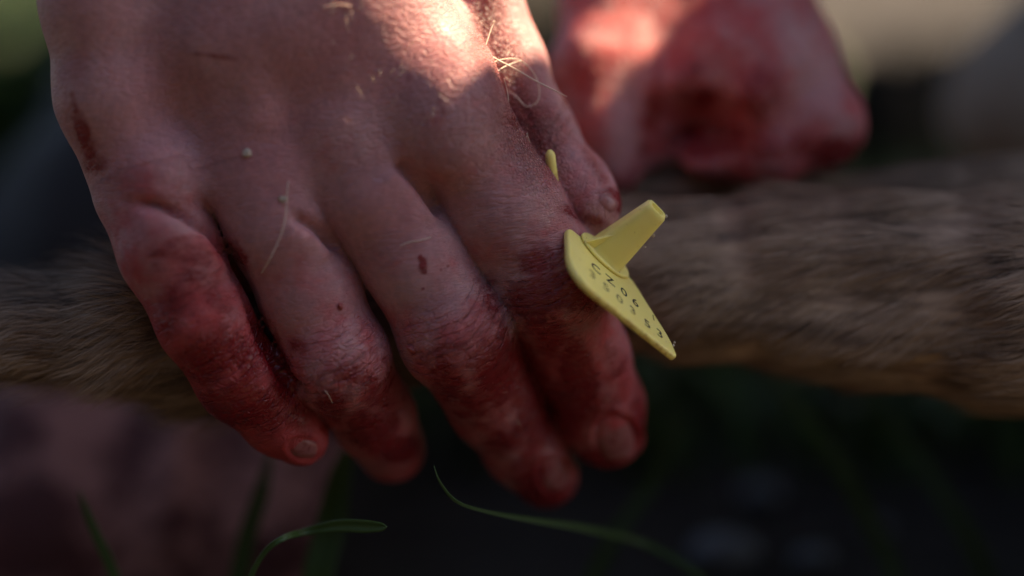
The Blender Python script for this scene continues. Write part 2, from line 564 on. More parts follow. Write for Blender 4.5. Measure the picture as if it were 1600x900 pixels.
for cx_, cy_, an_, hw_, hl_ in ((962, 686, 75, 28, 34), (866, 742, 60, 22, 24), (474, 700, 10, 15, 22)):
    a_ = math.radians(an_); u_ = ((px - cx_) * math.cos(a_) + (py - cy_) * math.sin(a_)) / hl_; v_ = (-(px - cx_) * math.sin(a_) + (py - cy_) * math.cos(a_)) / hw_
    rr_ = np.sqrt(u_ * u_ + v_ * v_)
    disp += vis * (-0.45 * np.exp(-((rr_ - 1.05) / .14) ** 2) + 0.45 * np.exp(-((rr_ - 1.42) / .22) ** 2)) * (u_ < 0.8)
V = V + N * disp[:, None]
V = smooth(V, F, 1, 0.25)
VW = loc2world(V)
blood = blobs(px, py, [  # smears of blood; fingertip patches made heavier to stand in for shade
 (132, 215, 16, 62, -20, .75), (118, 170, 8, 40, -18, .6), (150, 255, 30, 20, 0, .55),
 (300, 395, 60, 30, 10, .5), (255, 400, 35, 26, 0, .45), (270, 480, 30, 60, 20, .55),
 (330, 560, 52, 60, 30, .72), (425, 560, 26, 90, -22, .8), (390, 630, 70, 40, 40, .78), (468, 650, 40, 30, 40, .6), (345, 640, 50, 30, 40, .8), (372, 400, 16, 42, -30, .6),
 (465, 540, 22, 16, 20, .62), (600, 610, 46, 60, 0, .55), (580, 670, 60, 40, 0, .7), (612, 655, 20, 20, 0, .6), (520, 640, 40, 40, 0, .6),
 (770, 470, 26, 60, -25, .5), (720, 560, 46, 40, 0, .4), (790, 580, 60, 70, 0, .85), (740, 640, 60, 60, 0, .55), (840, 640, 40, 80, 0, .85), (840, 740, 60, 50, 0, .62), (700, 545, 60, 18, -20, .5),
 (885, 455, 60, 34, 15, .95), (850, 410, 60, 40, 0, .62), (840, 500, 40, 30, 0, .6), (905, 590, 34, 70, -12, .95), (945, 640, 50, 34, 0, .55), (930, 720, 50, 24, 0, .8), (995, 655, 18, 50, 0, .7), (860, 520, 40, 60, -20, .6),
 (690, 150, 10, 40, -5, .42), (640, 130, 8, 30, 0, .4), (832, 200, 14, 90, -22, .45),
 (380, 560, 60, 26, 60, .7), (345, 470, 50, 22, 65, .55), (300, 430, 30, 18, 0, .55), (835, 470, 60, 50, 0, .7), (880, 640, 40, 60, -15, .8), (960, 560, 24, 50, -10, .45), (700, 600, 40, 60, -20, .6), (850, 770, 60, 40, 0, .8), (620, 700, 50, 30, 0, .8), (790, 690, 60, 30, -20, .6), (570, 590, 70, 24, 10, .55),
 (885, 150, 12, 30, -25, .5), (960, 312, 30, 20, 40, .85), (905, 335, 50, 14, 20, .6), (930, 260, 12, 60, -30, .5), (800, 190, 20, 40, 0, .4),
]) * np.clip(vis + .3, 0, 1)
drops = blobs(px, py, [(661, 414, 7, 13, 8, 1.0), (657, 402, 5, 5, 0, 1.0), (664, 424, 4, 6, 0, 1.), (531, 478, 5, 6, 0, .9), (690, 420, 3, 3, 0, .8), (700, 417, 2.5, 3, 0, .8), (660, 450, 3, 3, 0, .7),
 (335, 87, 46, 4.5, 6, .62), (312, 84, 16, 3, 8, .6), (370, 93, 12, 3, 0, .5)])
blood = np.maximum(blood, drops)
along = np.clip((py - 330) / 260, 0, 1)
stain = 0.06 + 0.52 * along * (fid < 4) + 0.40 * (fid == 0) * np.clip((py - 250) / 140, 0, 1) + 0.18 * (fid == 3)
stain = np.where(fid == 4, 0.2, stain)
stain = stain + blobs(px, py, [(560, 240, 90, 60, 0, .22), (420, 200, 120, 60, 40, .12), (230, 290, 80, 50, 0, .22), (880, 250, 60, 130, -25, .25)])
person_loc = (0.06, 0.42, 0.0)
person = thing('person', 'person in dark clothes whose two bare bloodstained hands hold the furry leg', 'person', person_loc)
M_skin = skin_material('skin')
ffade = np.clip((py - (230 + 0.10 * px * 0)) / 260, 0, 1)[:, None]
fuv = np.where(fid[:, None] < 5, uv, guv)
fuv = guv * (1 - ffade) + fuv * ffade
fuv = np.where((fid == 4)[:, None], uv, fuv)
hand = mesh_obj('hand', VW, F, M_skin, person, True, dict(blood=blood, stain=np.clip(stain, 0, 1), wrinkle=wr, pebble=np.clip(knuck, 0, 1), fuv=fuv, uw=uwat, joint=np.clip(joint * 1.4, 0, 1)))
hand['label'] = 'right hand with its back to the viewer, fingers closed over the furry leg'
HB = BVHTree.FromPolygons([Vector(v) for v in VW[:]], [tuple(int(a) for a in f) for f in F])
print('hand done', time.time() - T0)

def hit(px, py, lift=0.0):
    """nearest point of the hand's surface seen at that pixel"""
    t = W(px, py, 0); d = Vector(t - CAM).normalized()
    r = HB.ray_cast(Vector(CAM), d)
    if r[0] is None:
        return t, -FW
    n = np.array(r[1]); n = n if n @ FW < 0 else -n
    return np.array(r[0]) + n * lift, n

# ---- fingernails: thin curved plates seated in the finger ends
mn = M('nail'); p = mn.obj()
mn.out(Base_Color=mn.mix(mn.rng(mn.noise(p, 420, 3, 0.6), 0.5, 0.7), (0.33, 0.12, 0.12), (0.17, 0.02, 0.022)), Roughness=0.3)
mn.b.inputs['Subsurface Weight'].default_value = 0.3
mn.b.inputs['Subsurface Scale'].default_value = 0.001
def nail(cx, cy, ang, hw, hl, bulge=0.35):
    a = math.radians(ang); e = np.array([math.cos(a), math.sin(a)]); s = np.array([-e[1], e[0]])
    c0, n0 = hit(cx, cy)
    n = 12; Vt = []; Vb = []
    for i in range(n + 1):
        for j in range(n + 1):
            u = i / n * 2 - 1; v = j / n * 2 - 1
            uu = u * math.sqrt(1 - v * v * 0.42); vv = v * math.sqrt(1 - u * u * 0.35)
            X = cx + e[0] * uu * hl + s[0] * vv * hw; Y = cy + e[1] * uu * hl + s[1] * vv * hw
            P0, nn = hit(X, Y)
            zz = world2loc([P0])[0][2]; z0 = world2loc([c0])[0][2]
            zz = z0 + (zz - z0) * 0.85
            edge = max(abs(u), abs(v))
            zz += bulge * (1 - 0.9 * edge ** 4) - 0.12
            Vt.append(W(X, Y, zz)); Vb.append(W(X, Y, zz - 0.7))
    k = (n + 1) ** 2
    F = []
    for i in range(n):
        for j in range(n):
            a0 = i * (n + 1) + j
            q = [a0, a0 + 1, a0 + n + 2, a0 + n + 1]
            F.append(q); F.append([x + k for x in q[::-1]])
    ring = [j for j in range(n)] + [i * (n + 1) + n for i in range(n)] + [n * (n + 1) + j for j in range(n, 0, -1)] + [i * (n + 1) for i in range(n, 0, -1)]
    for a0, b0 in zip(ring, ring[1:] + ring[:1]):
        F.append([b0, a0, a0 + k, b0 + k])
    o = mesh_obj('fingernail', np.array(Vt + Vb), FL(F), mn.m, hand, True, origin=person_loc)
    bm = bmesh.new(); bm.from_mesh(o.data); bmesh.ops.recalc_face_normals(bm, faces=bm.faces); bm.to_mesh(o.data); bm.free()
    return o
nail(962, 686, 75, 28, 34)
nail(866, 742, 60, 22, 24)
nail(474, 700, 10, 15, 22)
nail(950, 316, 40, 12, 17)
# ------------------------------------------------------------------ the other hand, out of focus behind the leg
def hand2_sdf(P):
    d = chain(P, ch([(1070, -480, -170, 210), (1085, -130, -100, 165), (1095, 10, -72, 136), (1150, 110, -57, 118)]), 5)
    d = smin(d, chain(P, ch([(1150, -40, -78, 92), (1212, 90, -57, 88), (1268, 190, -52, 78)]), 4), 8)      # little-finger side
    d = smin(d, ell(P, L(1278, 196, -50), (10, 8, 9)), 4)
    # fingers folded under
    for rows, k in (([(1268, 190, -52, 66), (1200, 238, -47, 52), (1120, 240, -50, 44)], 3.0),
                    ([(1210, 120, -48, 62), (1140, 196, -42, 46), (1090, 232, -46, 40)], 3.0),
                    ([(1120, 90, -48, 60), (1060, 150, -46, 44), (1030, 215, -52, 40)], 3.5)):
        d = smin(d, chain(P, ch(rows), 3), k)
    # hollow between thumb and fingers
    d = smin(d, chain(P, ch([(1040, -120, -96, 130), (1030, 30, -68, 105), (1010, 110, -62, 80)]), 4), 10)
    cut = ell(P, L(1086, 200, -34), (14, 9, 15))
    d = -smin(-d, cut, 4)
    # thumb reaching down to the leg
    t = chain(P, ch([(990, -140, -92, 96), (965, 0, -64, 86), (938, 110, -54, 74), (935, 200, -51, 60), (955, 262, -50, 46)]), 5)
    return smin(d, t, 9)
lo2 = L(800, 330, -52) * [1, 1, 0] + [0, 0, -98]; hi2 = L(1420, -560, -52) * [1, 1, 0] + [0, 0, -24]
V2, F2 = surface_nets(hand2_sdf, lo2, hi2, 1.2)
V2 = smooth(V2, F2, 3)
N2 = vnormals(V2, F2)
V2 = V2 + N2 * (0.9 * (fnoise(V2 / 7, 41) - .5) + 0.4 * (fnoise(V2 / 3, 42) - .5))[:, None]
W2 = loc2world(V2)
x2, y2, z2 = to_px(W2)
b2 = blobs(x2, y2, [(1110, 220, 90, 34, 0, .9), (1200, 225, 100, 30, 0, .7), (1190, 140, 60, 60, 0, .55), (1310, 235, 60, 30, 0, .75), (900, 130, 60, 90, 0, .5), (1020, 170, 20, 90, 10, .6), (1100, 150, 26, 20, 0, .8), (1080, 120, 40, 50, 0, .5)])
s2 = 0.62 - blobs(x2, y2, [(1270, 120, 40, 110, -20, .45), (975, 190, 26, 80, 10, .5)])  # stain thinned to paint the thumb's pale highlight and the bright outer rim
hand2 = mesh_obj('hand', W2, F2, M_skin, person, True, dict(blood=b2, stain=s2, wrinkle=np.full(len(W2), .25), pebble=np.zeros(len(W2)), fuv=V2 * .001, uw=V2[:, 1], joint=np.zeros(len(W2))))
hand2['label'] = 'left hand, blurred behind the leg, red with blood'

# ------------------------------------------------------------------ the person's clothes and body
mc = M('dark_cloth'); p = mc.obj()
weave = mc.noise(mc.scale(p, (1, 1, 3)), 900, 2)
mc.out(Base_Color=mc.mix(mc.noise(p, 9, 4), (0.012, 0.011, 0.014), (0.026, 0.023, 0.028)), Roughness=0.9,
       Normal=mc.bump(mc.noise(p, 30, 4), 0.5, 0.01, mc.bump(weave, 0.4, 0.0006)))
def wchain(P, pts, k):
    return chain(P, [(np.array(a) * 1000.0, r * 1000.0) for a, r in pts], k)
def trousers(P):
    a = wchain(P, KNEEL, 20)
    b = wchain(P, SQUAT, 20)
    c = wchain(P, SHIN, 20)
    e = wchain(P, [((0.04, 0.58, 0.24), .12), ((0.16, 0.56, 0.22), .12)], 20)
    return smin(smin(smin(a, b, 40), c, 30), e, 50)
KNEEL = [((-0.096, 0.190, 0.045), .046), ((0.04, 0.58, 0.24), .085)]
KNEEL_SHIN = [((-0.096, 0.20, 0.045), .043), ((0.0, 0.62, 0.05), .045)]
SQUAT = [((0.265, 0.035, 0.366), .056), ((0.275, 0.25, 0.208), .070), ((0.20, 0.52, 0.21), .10)]
SHIN = [((0.275, 0.045, 0.345), .055), ((0.31, 0.175, 0.06), .060), ((0.31, 0.285, 0.12), .06)]
def jacket(P):
    a = wchain(P, [((0.10, 0.60, 0.26), .13), ((0.13, 0.54, 0.44), .13), ((0.19, 0.42, 0.58), .09)], 40)
    b = wchain(P, [((0.03, 0.42, 0.58), .07), ((-0.15, 0.24, 0.42), .052), ((-0.058, 0.055, 0.268), .046)], 25)
    c = wchain(P, [((0.275, 0.33, 0.56), .062), ((0.25, 0.26, 0.338), .060), ((0.062, 0.135, 0.212), .048)], 25)
    return smin(smin(a, b, 30), c, 30)
def wmesh(name, fn, lo, hi, h, mat, amp, **kw):
    Vx, Fx = surface_nets(fn, lo, hi, h)
    Vx = smooth(Vx, Fx, 4)
    Nx = vnormals(Vx, Fx)
    Vx = Vx + Nx * (amp * (1 - 2 * abs(fnoise(Vx / 28, 51) - .5) * 1.5) + amp * .6 * (fnoise(Vx / 60, 52) - .5))[:, None]
    return mesh_obj(name, Vx / 1000, Fx, mat, person, True, **kw)
def trs(P): return smin(trousers(P), wchain(P, KNEEL_SHIN, 10), 25)
wmesh('trousers', trs, (-260, -60, -2), (420, 760, 460), 8, mc.m, 7)
wmesh('jacket', jacket, (-230, 20, 150), (560, 760, 900), 9, mc.m, 8)
def boot(P):
    a = wchain(P, [((0.30, 0.24, 0.045), .048), ((0.305, 0.10, 0.035), .042)], 10)
    return smin(a, wchain(P, [((0.30, 0.23, 0.05), .05), ((0.30, 0.21, 0.12), .052)], 10), 10)
def boot2(P):
    return wchain(P, [((0.0, 0.62, 0.05), .05), ((0.0, 0.72, 0.04), .042)], 10)
mb = M('boot_leather'); mb.out(Base_Color=(0.03, 0.02, 0.014), Roughness=0.55)
wmesh('boot', boot, (230, 20, 0), (380, 330, 190), 6, mb.m, 1)
wmesh('boot', boot2, (-80, 540, 0), (80, 800, 190), 6, mb.m, 1)
HC = np.array([238.0, 140.0, 583.0])
def hrot(P):      # head bent forward and down: back to an upright frame
    c, sn = math.cos(math.radians(50)), math.sin(math.radians(50))
    x = P[0] - HC[0]; y = P[1] - HC[1]; z = P[2] - HC[2]
    return [x, y * c + z * -sn, y * sn + z * c]
def head(P0):
    P = hrot(P0)
    d = smin(ell(P, (0, 0, 0), (76, 94, 108)), ell(P, (0, -62, -30), (56, 46, 66)), 30)
    d = smin(d, ell(P, (0, -104, -22), (11, 16, 19)), 12)
    d = smin(d, ell(P, (0, -94, -62), (24, 10, 6)), 8)
    for sx in (-1, 1):
        d = smin(d, ell(P, (sx * 77, 5, -12), (8, 17, 30)), 6)
        d = -smin(-d, ell(P, (sx * 29, -98, -2), (14, 11, 9)), 8)
    return smin(d, wchain(P0, [((0.20, 0.38, 0.60), .062), ((0.23, 0.20, 0.585), .056)], 10), 25)
Vh, Fh = surface_nets(head, (120, -20, 440), (360, 440, 750), 5)
Vh = smooth(Vh, Fh, 2)
zz = np.zeros(len(Vh))
mesh_obj('head', Vh / 1000, Fh, M_skin, person, True, dict(blood=zz, stain=zz + .1, wrinkle=zz, pebble=zz, fuv=Vh * .001, uw=zz, joint=zz))
mh = M('knit_cap'); mh.out(Base_Color=(0.02, 0.022, 0.02), Roughness=0.95, Normal=mh.bump(mh.noise(mh.obj(), 300, 3), .6, .002))
def cap(P0):
    P = hrot(P0)
    return np.maximum(ell(P, (0, 6, 8), (84, 102, 112)), 22 - P[2] - 0.15 * P[1])
Vk, Fk = surface_nets(cap, (120, -20, 470), (350, 310, 760), 5)
mesh_obj('cap', smooth(Vk, Fk, 2) / 1000, Fk, mh.m, person)
print('person done', time.time() - T0)

# ------------------------------------------------------------------ the animal: legs, haunch and body under a coat of hair
LEG = [(-700, 560, -14, 80), (-420, 548, -16, 66), (-150, 528, -16, 68), (60, 514, -15, 66), (200, 505, -17, 90), (330, 520, -24, 104), (520, 500, -34, 112), (800, 450, -38, 112),
       (1000, 434, -37, 118), (1130, 448, -35, 124), (1260, 440, -35, 138), (1420, 462, -32, 148), (1620, 474, -30, 168), (1900, 484, -40, 220), (2300, 430, -70, 330)]
LEG2 = [(930, 300, -58, 20), (985, 295, -56, 32), (1100, 294, -58, 38), (1300, 300, -60, 34), (1480, 286, -60, 36), (1700, 274, -66, 50), (2000, 260, -80, 160), (2350, 330, -100, 300)]
BODY = [(2300, 400, -90, 380), (2900, 380, -130, 480), (3400, 330, -150, 420)]
HAUNCH = [(1592, 165, -190, 122), (1700, 140, -185, 180), (2200, 250, -130, 260)]
def deer(P):
    d = smin(chain(P, ch(LEG), 3), chain(P, ch(LEG2), 3), 3)
    d = smin(d, chain(P, ch(BODY), 8), 15)
    return d
def haunch(P):
    return chain(P, ch(HAUNCH), 8)
lo3 = np.array([-205, -70, -260.]); hi3 = np.array([440, 130, 10.])
t1 = time.time()
V3, F3 = surface_nets(deer, lo3, hi3, 2.2)
V3 = smooth(V3, F3, 3)
N3 = vnormals(V3, F3)
bl_ = fnoise(V3 * [1 / 22, 1 / 8, 1 / 8], 61)
V3 = V3 + N3 * (3.0 * (bl_ - .5) + 3.5 * (fnoise(V3 * [1 / 40, 1 / 14, 1 / 14], 62) - .5))[:, None]
N3 = vnormals(V3, F3)
deer_root = thing('deer', 'furry grey-brown animal leg running across the picture under the hand, haunch behind', 'animal', (0.30, 0.08, 0.0))
mf = M('fur'); p = mf.obj()
rn = mf.attr('strand')
st = mf.n('ShaderNodeTexCoord').outputs['Object']
a1 = mf.noise(mf.scale(p, (0.22, 1, 1)), 170, 3, 0.55)
a2 = mf.noise(mf.scale(p, (0.10, 1, 1)), 420, 3, 0.6)
v = mf.math('ADD', mf.math('MULTIPLY', a1, 0.55), mf.math('MULTIPLY', a2, 0.45))
v = mf.math('ADD', v, mf.math('MULTIPLY', mf.math('SUBTRACT', rn, 0.5), 0.22))
colr = mf.n('ShaderNodeValToRGB'); mf.l(v, colr.inputs[0])
cr = colr.color_ramp; cr.elements[0].position = 0.27; cr.elements[0].color = (0.060, 0.046, 0.040, 1)
cr.elements[1].position = 0.62; cr.elements[1].color = (0.50, 0.365, 0.275, 1)
e = cr.elements.new(0.39); e.color = (0.19, 0.13, 0.098, 1)
e = cr.elements.new(0.49); e.color = (0.36, 0.25, 0.18, 1)
rd = mf.rng(mf.noise(p, 30, 3), 0.52, 0.66)
colf = mf.mix(mf.math('MULTIPLY', rd, 0.35), colr.outputs[0], (0.16, 0.07, 0.05))
mf.out(Base_Color=colf, Roughness=0.75)
mf.b.inputs['Specular IOR Level'].default_value = 0.25
body = mesh_obj('body', loc2world(V3), F3, mf.m, deer_root, True, dict(strand=np.full(len(V3), .3)))
mhf = M('lightened_fur'); p = mhf.obj()  # haunch fur painted paler to offset the shade it lies in
mhf.out(Base_Color=mhf.mix(mhf.rng(mhf.noise(mhf.scale(p, (1, 1, .4)), 60, 4), .35, .65), (0.46, 0.34, 0.27), (0.64, 0.51, 0.43)), Roughness=0.8)
V4, F4 = surface_nets(haunch, (60, -60, -260), (330, 110, -90), 3)
V4 = smooth(V4, F4, 3); mesh_obj('haunch', loc2world(V4), F4, mhf.m, deer_root, True)
# hair: flat tapering strands laid along the leg
def hair_coat(n, keep, ln, lift, wid, seed):
    r = np.random.RandomState(seed)
    cen = V3[F3].mean(1); nf = N3[F3].mean(1)
    ar = np.linalg.norm(np.cross(V3[F3[:, 2]] - V3[F3[:, 0]], V3[F3[:, 3]] - V3[F3[:, 1]]), axis=1)
    P = loc2world(cen); fx, fy, fz = to_px(P)
    m = keep(fx, fy, cen, nf)
    pr = ar * m; pr = pr / pr.sum()
    k = r.choice(len(F3), n, p=pr)
    q = V3[F3[k]]; a, b = r.rand(n, 1), r.rand(n, 1)
    root = (q[:, 0] * (1 - a) + q[:, 1] * a) * (1 - b) + (q[:, 3] * (1 - a) + q[:, 2] * a) * b
    nn = nf[k]; nn /= np.linalg.norm(nn, axis=1)[:, None]
    # flow towards the hoof (picture left), sagging a little
    g = np.stack([-np.ones(n), -0.22 + 0.5 * (fnoise(root / 14, seed + 1) - .5) * 2, 0.25 * (fnoise(root / 11, seed + 2) - .5)], 1)
    g += r.randn(n, 3) * 0.13
    g -= nn * (g * nn).sum(1)[:, None]; g /= np.linalg.norm(g, axis=1)[:, None]
    Ls = ln * (0.6 + 0.8 * r.rand(n))[:, None]
    lf = (lift * (0.5 + r.rand(n)))[:, None]
    S_ = [0.0, 0.33, 0.68, 1.0]; Wd = [1, .95, .7, .08]
    side = np.cross(g, nn); side = side + nn * r.randn(n, 1) * 0.5
    side /= np.linalg.norm(side, axis=1)[:, None]
    Vs = []
    for s_, wd in zip(S_, Wd):
        c = root - nn * 0.3 + g * Ls * s_ + nn * Ls * lf * (s_ - 0.55 * s_ * s_)
        Vs += [c - side * wid * wd / 2, c + side * wid * wd / 2]
    Vs = np.stack(Vs, 1).reshape(-1, 3)
    base = np.arange(n)[:, None] * 8
    Fs = np.concatenate([base + np.array([[0, 1, 3, 2]]) , base + np.array([[2, 3, 5, 4]]), base + np.array([[4, 5, 7, 6]])], 0)
    return Vs, Fs, np.repeat(r.rand(n), 8)
parts = [
 hair_coat(70000, lambda x, y, c, nf: (x > -60) & (x < 1700) & (nf[:, 2] > -0.35) & (c[:, 2] > -90), 12.0, 0.09, 0.16, 71),
 hair_coat(16000, lambda x, y, c, nf: (x > -60) & (x < 420) & (nf[:, 2] > -0.4) & (c[:, 2] > -90), 6.5, 0.45, 0.13, 72),
 hair_coat(3600, lambda x, y, c, nf: (x > 20) & (x < 420) & (abs(nf[:, 2]) < 0.4) & (c[:, 2] > -90), 9, 0.95, 0.09, 75)]
off = 0; VV = []; FF = []; RR = []
for a, b, c in parts:
    VV.append(a); FF.append(b + off); RR.append(c); off += len(a)
fur = mesh_obj('fur', loc2world(np.vstack(VV)), np.vstack(FF), mf.m, deer_root, False, dict(strand=np.concatenate(RR)))
fur['kind'] = 'stuff'
print('fur done', time.time() - T0)

# ------------------------------------------------------------------ the yellow ear tag
my = M('yellow_plastic'); p = my.obj()
dirt = my.rng(my.noise(p, 620, 5, 0.75), 0.62, 0.70)
edge = my.attr('dirt')
dm = my.math('MAXIMUM', my.math('MULTIPLY', dirt, 0.6), my.math('MULTIPLY', edge, my.rng(my.noise(p, 900, 4, 0.7), 0.42, 0.6)), clamp=True)
my.out(Base_Color=my.mix(dm, my.mix(my.noise(p, 120, 3), (0.90, 0.74, 0.18), (0.95, 0.84, 0.32)), (0.30, 0.10, 0.035)), Roughness=0.38,
       Normal=my.bump(my.noise(p, 900, 4, 0.6), 0.15, 0.0001))
my.b.inputs['Subsurface Weight'].default_value = 0.25
my.b.inputs['Subsurface Radius'].default_value = (1, .7, .1)
my.b.inputs['Subsurface Scale'].default_value = 0.0015
U3 = np.array([148, -115, -100.]) * .125; W3 = np.array([20, -88, 130.]) * .125
W3 -= U3 * (W3 @ U3) / (U3 @ U3)
LU, LW = np.linalg.norm(U3), np.linalg.norm(W3)
eu = U3 / LU; ew = W3 / LW; en = np.cross(eu, -ew)
TA = L(885, 352, 0.5)
def TP(u, w, n):           # plate coordinates (u, w as fractions, n in mm) -> world
    return loc2world(np.array([TA + U3 * u + W3 * w + en * n]))[0]
tag_root = thing('ear_tag', 'yellow plastic ear tag with a thick square stem, pinched between the index finger and thumb', 'ear tag', TP(.5, .5, 0))
def rounded(poly, rr, k=5):
    out = []
    n = len(poly)
    for i in range(n):
        a, b, c = np.array(poly[i - 1]), np.array(poly[i]), np.array(poly[(i + 1) % n])
        r = rr[i]
        d1 = a - b; d2 = c - b
        l1, l2 = np.linalg.norm(d1), np.linalg.norm(d2)
        p1 = b + d1 / l1 * min(r, l1 * .48); p2 = b + d2 / l2 * min(r, l2 * .48)
        for t in np.linspace(0, 1, k):
            out.append((1 - t) ** 2 * p1 + 2 * t * (1 - t) * b + t * t * p2)
    return np.array(out)
poly = [(x * LU, y * LW) for x, y in [(0.02, -0.02), (-0.085, .78), (.05, 1.0), (1.035, 1.0), (1.02, .72), (.70, -.03)]]
outl = rounded(poly, [2.0, 4.5, 3.0, 1.3, 4.0, 3.0])
def prism(outl, n0, n1, bev, dome=0.0):
    """closed slab with rounded rims; outline in plate millimetres"""
    m = len(outl); c = outl.mean(0)
    d = np.roll(outl, -1, 0) - np.roll(outl, 1, 0); nr = np.stack([d[:, 1], -d[:, 0]], 1); nr /= np.linalg.norm(nr, axis=1)[:, None]
    if ((outl - c) * nr).sum() < 0: nr = -nr
    rings = []
    for a in (90, 60, 30, 0):
        rings.append((outl - nr * bev * (1 - math.cos(math.radians(a))), n1 - bev + bev * math.sin(math.radians(a))))
    for a in (0, 30, 60, 90):
        rings.append((outl - nr * bev * (1 - math.cos(math.radians(a))), n0 + bev - bev * math.sin(math.radians(a))))
    Vp = []
    for o_, z_ in rings:
        Vp += [TP(x / LU, y / LW, z_) for x, y in o_]
    Fp = []
    for i in range(len(rings) - 1):
        for j in range(m):
            Fp.append([i * m + j, i * m + (j + 1) % m, (i + 1) * m + (j + 1) % m, (i + 1) * m + j])
    Fp.append(list(range(m))[::-1]); Fp.append([(len(rings) - 1) * m + j for j in range(m)])
    return np.array(Vp), FL(Fp), rings
def fixn(o):
    bm = bmesh.new(); bm.from_mesh(o.data); bmesh.ops.recalc_face_normals(bm, faces=bm.faces); bm.to_mesh(o.data); bm.free()
    o.data.set_sharp_from_angle(angle=math.radians(50))
    return o
Vp, Fp, rg = prism(outl, -1.5, 0.0, 0.5)
uvp = np.array([0.0] * len(Vp))
wfrac = np.concatenate([o_[:, 1] / LW for o_, _ in rg])
fixn(mesh_obj('plate', Vp, Fp, my.m, tag_root, True, dict(dirt=np.clip((wfrac - .985) * 30, 0, .45))))
# raised rim round the foot of the stem
ang = np.linspace(0, 2 * math.pi, 40, endpoint=False)
SC = np.array([.40 * LU, .03 * LW])
fl = np.stack([SC[0] + 6.7 * np.cos(ang), SC[1] + 4.6 * np.sin(ang)], 1)
Vp, Fp, rg = prism(fl, 0.02, 0.75, 0.35)
fixn(mesh_obj('flange', Vp, Fp, my.m, tag_root, True, dict(dirt=np.zeros(len(Vp)))))
fl = np.stack([SC[0] + 5.4 * np.cos(ang), SC[1] + 3.6 * np.sin(ang)], 1)
# stem: tapering, rounded-square section, flat top with a shallow hollow
def sect(rx, ry, e=4.2, n=32, rot=0.35):
    a = np.linspace(0, 2 * math.pi, n, endpoint=False)
    c, s = np.cos(a), np.sin(a)
    k = (abs(c) ** e + abs(s) ** e) ** (-1 / e)
    x, y = k * c * rx, k * s * ry
    return np.stack([x * math.cos(rot) - y * math.sin(rot), x * math.sin(rot) + y * math.cos(rot)], 1)
prof = [(0.5, 4.35), (0.9, 4.05), (2.0, 3.95), (13.4, 2.55), (14.2, 2.45), (14.6, 2.15), (14.6, 1.5), (13.8, 1.3)]
Vs = []; m = 32
for z_, r_ in prof:
    s_ = sect(r_, r_ * .88)
    Vs += [TP((SC[0] + x) / LU, (SC[1] + y) / LW, z_) for x, y in s_]
Fs = [[i * m + j, i * m + (j + 1) % m, (i + 1) * m + (j + 1) % m, (i + 1) * m + j] for i in range(len(prof) - 1) for j in range(m)]
Fs += [list(range(m))[::-1], [(len(prof) - 1) * m + j for j in range(m)]]
fixn(mesh_obj('stem', np.array(Vs), FL(Fs), my.m, tag_root, True, dict(dirt=np.zeros(len(Vs)))))
# small web beside the stem
gv = []
for t_ in (-.35, .35):
    for (x, z_) in ((-6.2, .7), (-3.4, .7), (-3.2, 5.6)):
        gv.append(TP((SC[0] + x) / LU, (SC[1] + 1.6 + t_) / LW, z_))
fixn(mesh_obj('web', np.array(gv), FL([[0, 1, 2], [5, 4, 3], [0, 3, 4, 1], [1, 4, 5, 2], [2, 5, 3, 0]]), my.m, tag_root, False, dict(dirt=np.zeros(6))))
# printed characters
mi = M('black_print'); mi.out(Base_Color=mi.mix(mi.rng(mi.noise(mi.obj(), 1500, 3), .45, .6), (0.012, 0.012, 0.012), (0.05, 0.045, 0.02)), Roughness=0.6)
mg = M('worn_print'); mg.out(Base_Color=mg.mix(mg.rng(mg.noise(mg.obj(), 1300, 3), .42, .6), (0.07, 0.06, 0.03), (0.45, 0.36, 0.09)), Roughness=0.6)
slope = math.atan2(0.11 * LW, 0.68 * LU)
def glyph(chr_, px_, py_, mat, size=3.9):
    dx, dy = px_ - 885, py_ - 352
    u = (dx * 88 - dy * 20) / 10724; w_ = (148 * dy - 115 * dx) / 10724
    cu = bpy.data.curves.new('t', 'FONT'); cu.body = chr_; cu.size = size; cu.align_x = 'CENTER'; cu.align_y = 'CENTER'; cu.extrude = 0.012
    cu.resolution_u = 3; cu.offset = 0.03
    o = bpy.data.objects.new('t', cu); C.objects.link(o)
    me = bpy.data.meshes.new_from_object(o)
    co = np.empty(len(me.vertices) * 3); me.vertices.foreach_get('co', co); co = co.reshape(-1, 3)
    c, s = math.cos(-slope), math.sin(-slope)
    X = co[:, 0] * c - co[:, 1] * s; Y = co[:, 0] * s + co[:, 1] * c
    Vg = np.array([TP(u + x / LU, w_ - y / LW, 0.02 + z) for x, y, z in zip(X, Y, co[:, 2])])
    F_ = FL([list(pl.vertices) for pl in me.polygons])
    bpy.data.objects.remove(o); bpy.data.curves.remove(cu); bpy.data.meshes.remove(me)
    mesh_obj('printed_character', Vg, F_, mat, tag_root, False)
for c_, x, y in (('C', 930, 420), ('Z', 952.5, 438.5), ('0', 974.5, 457), ('6', 992.5, 473)):
    glyph(c_, x, y, mi.m)
for c_, x, y, mt in (('3', 923.6, 430, mg.m), ('5', 945, 449.5, mg.m), ('0', 966, 467.5, mg.m), ('3', 987, 485.5, mg.m), ('5', 1010, 506, mi.m), ('3', 1030, 521.5, mi.m)):
    glyph(c_, x, y, mt)
glyph('1', 1022, 497, mg.m, 3.0)

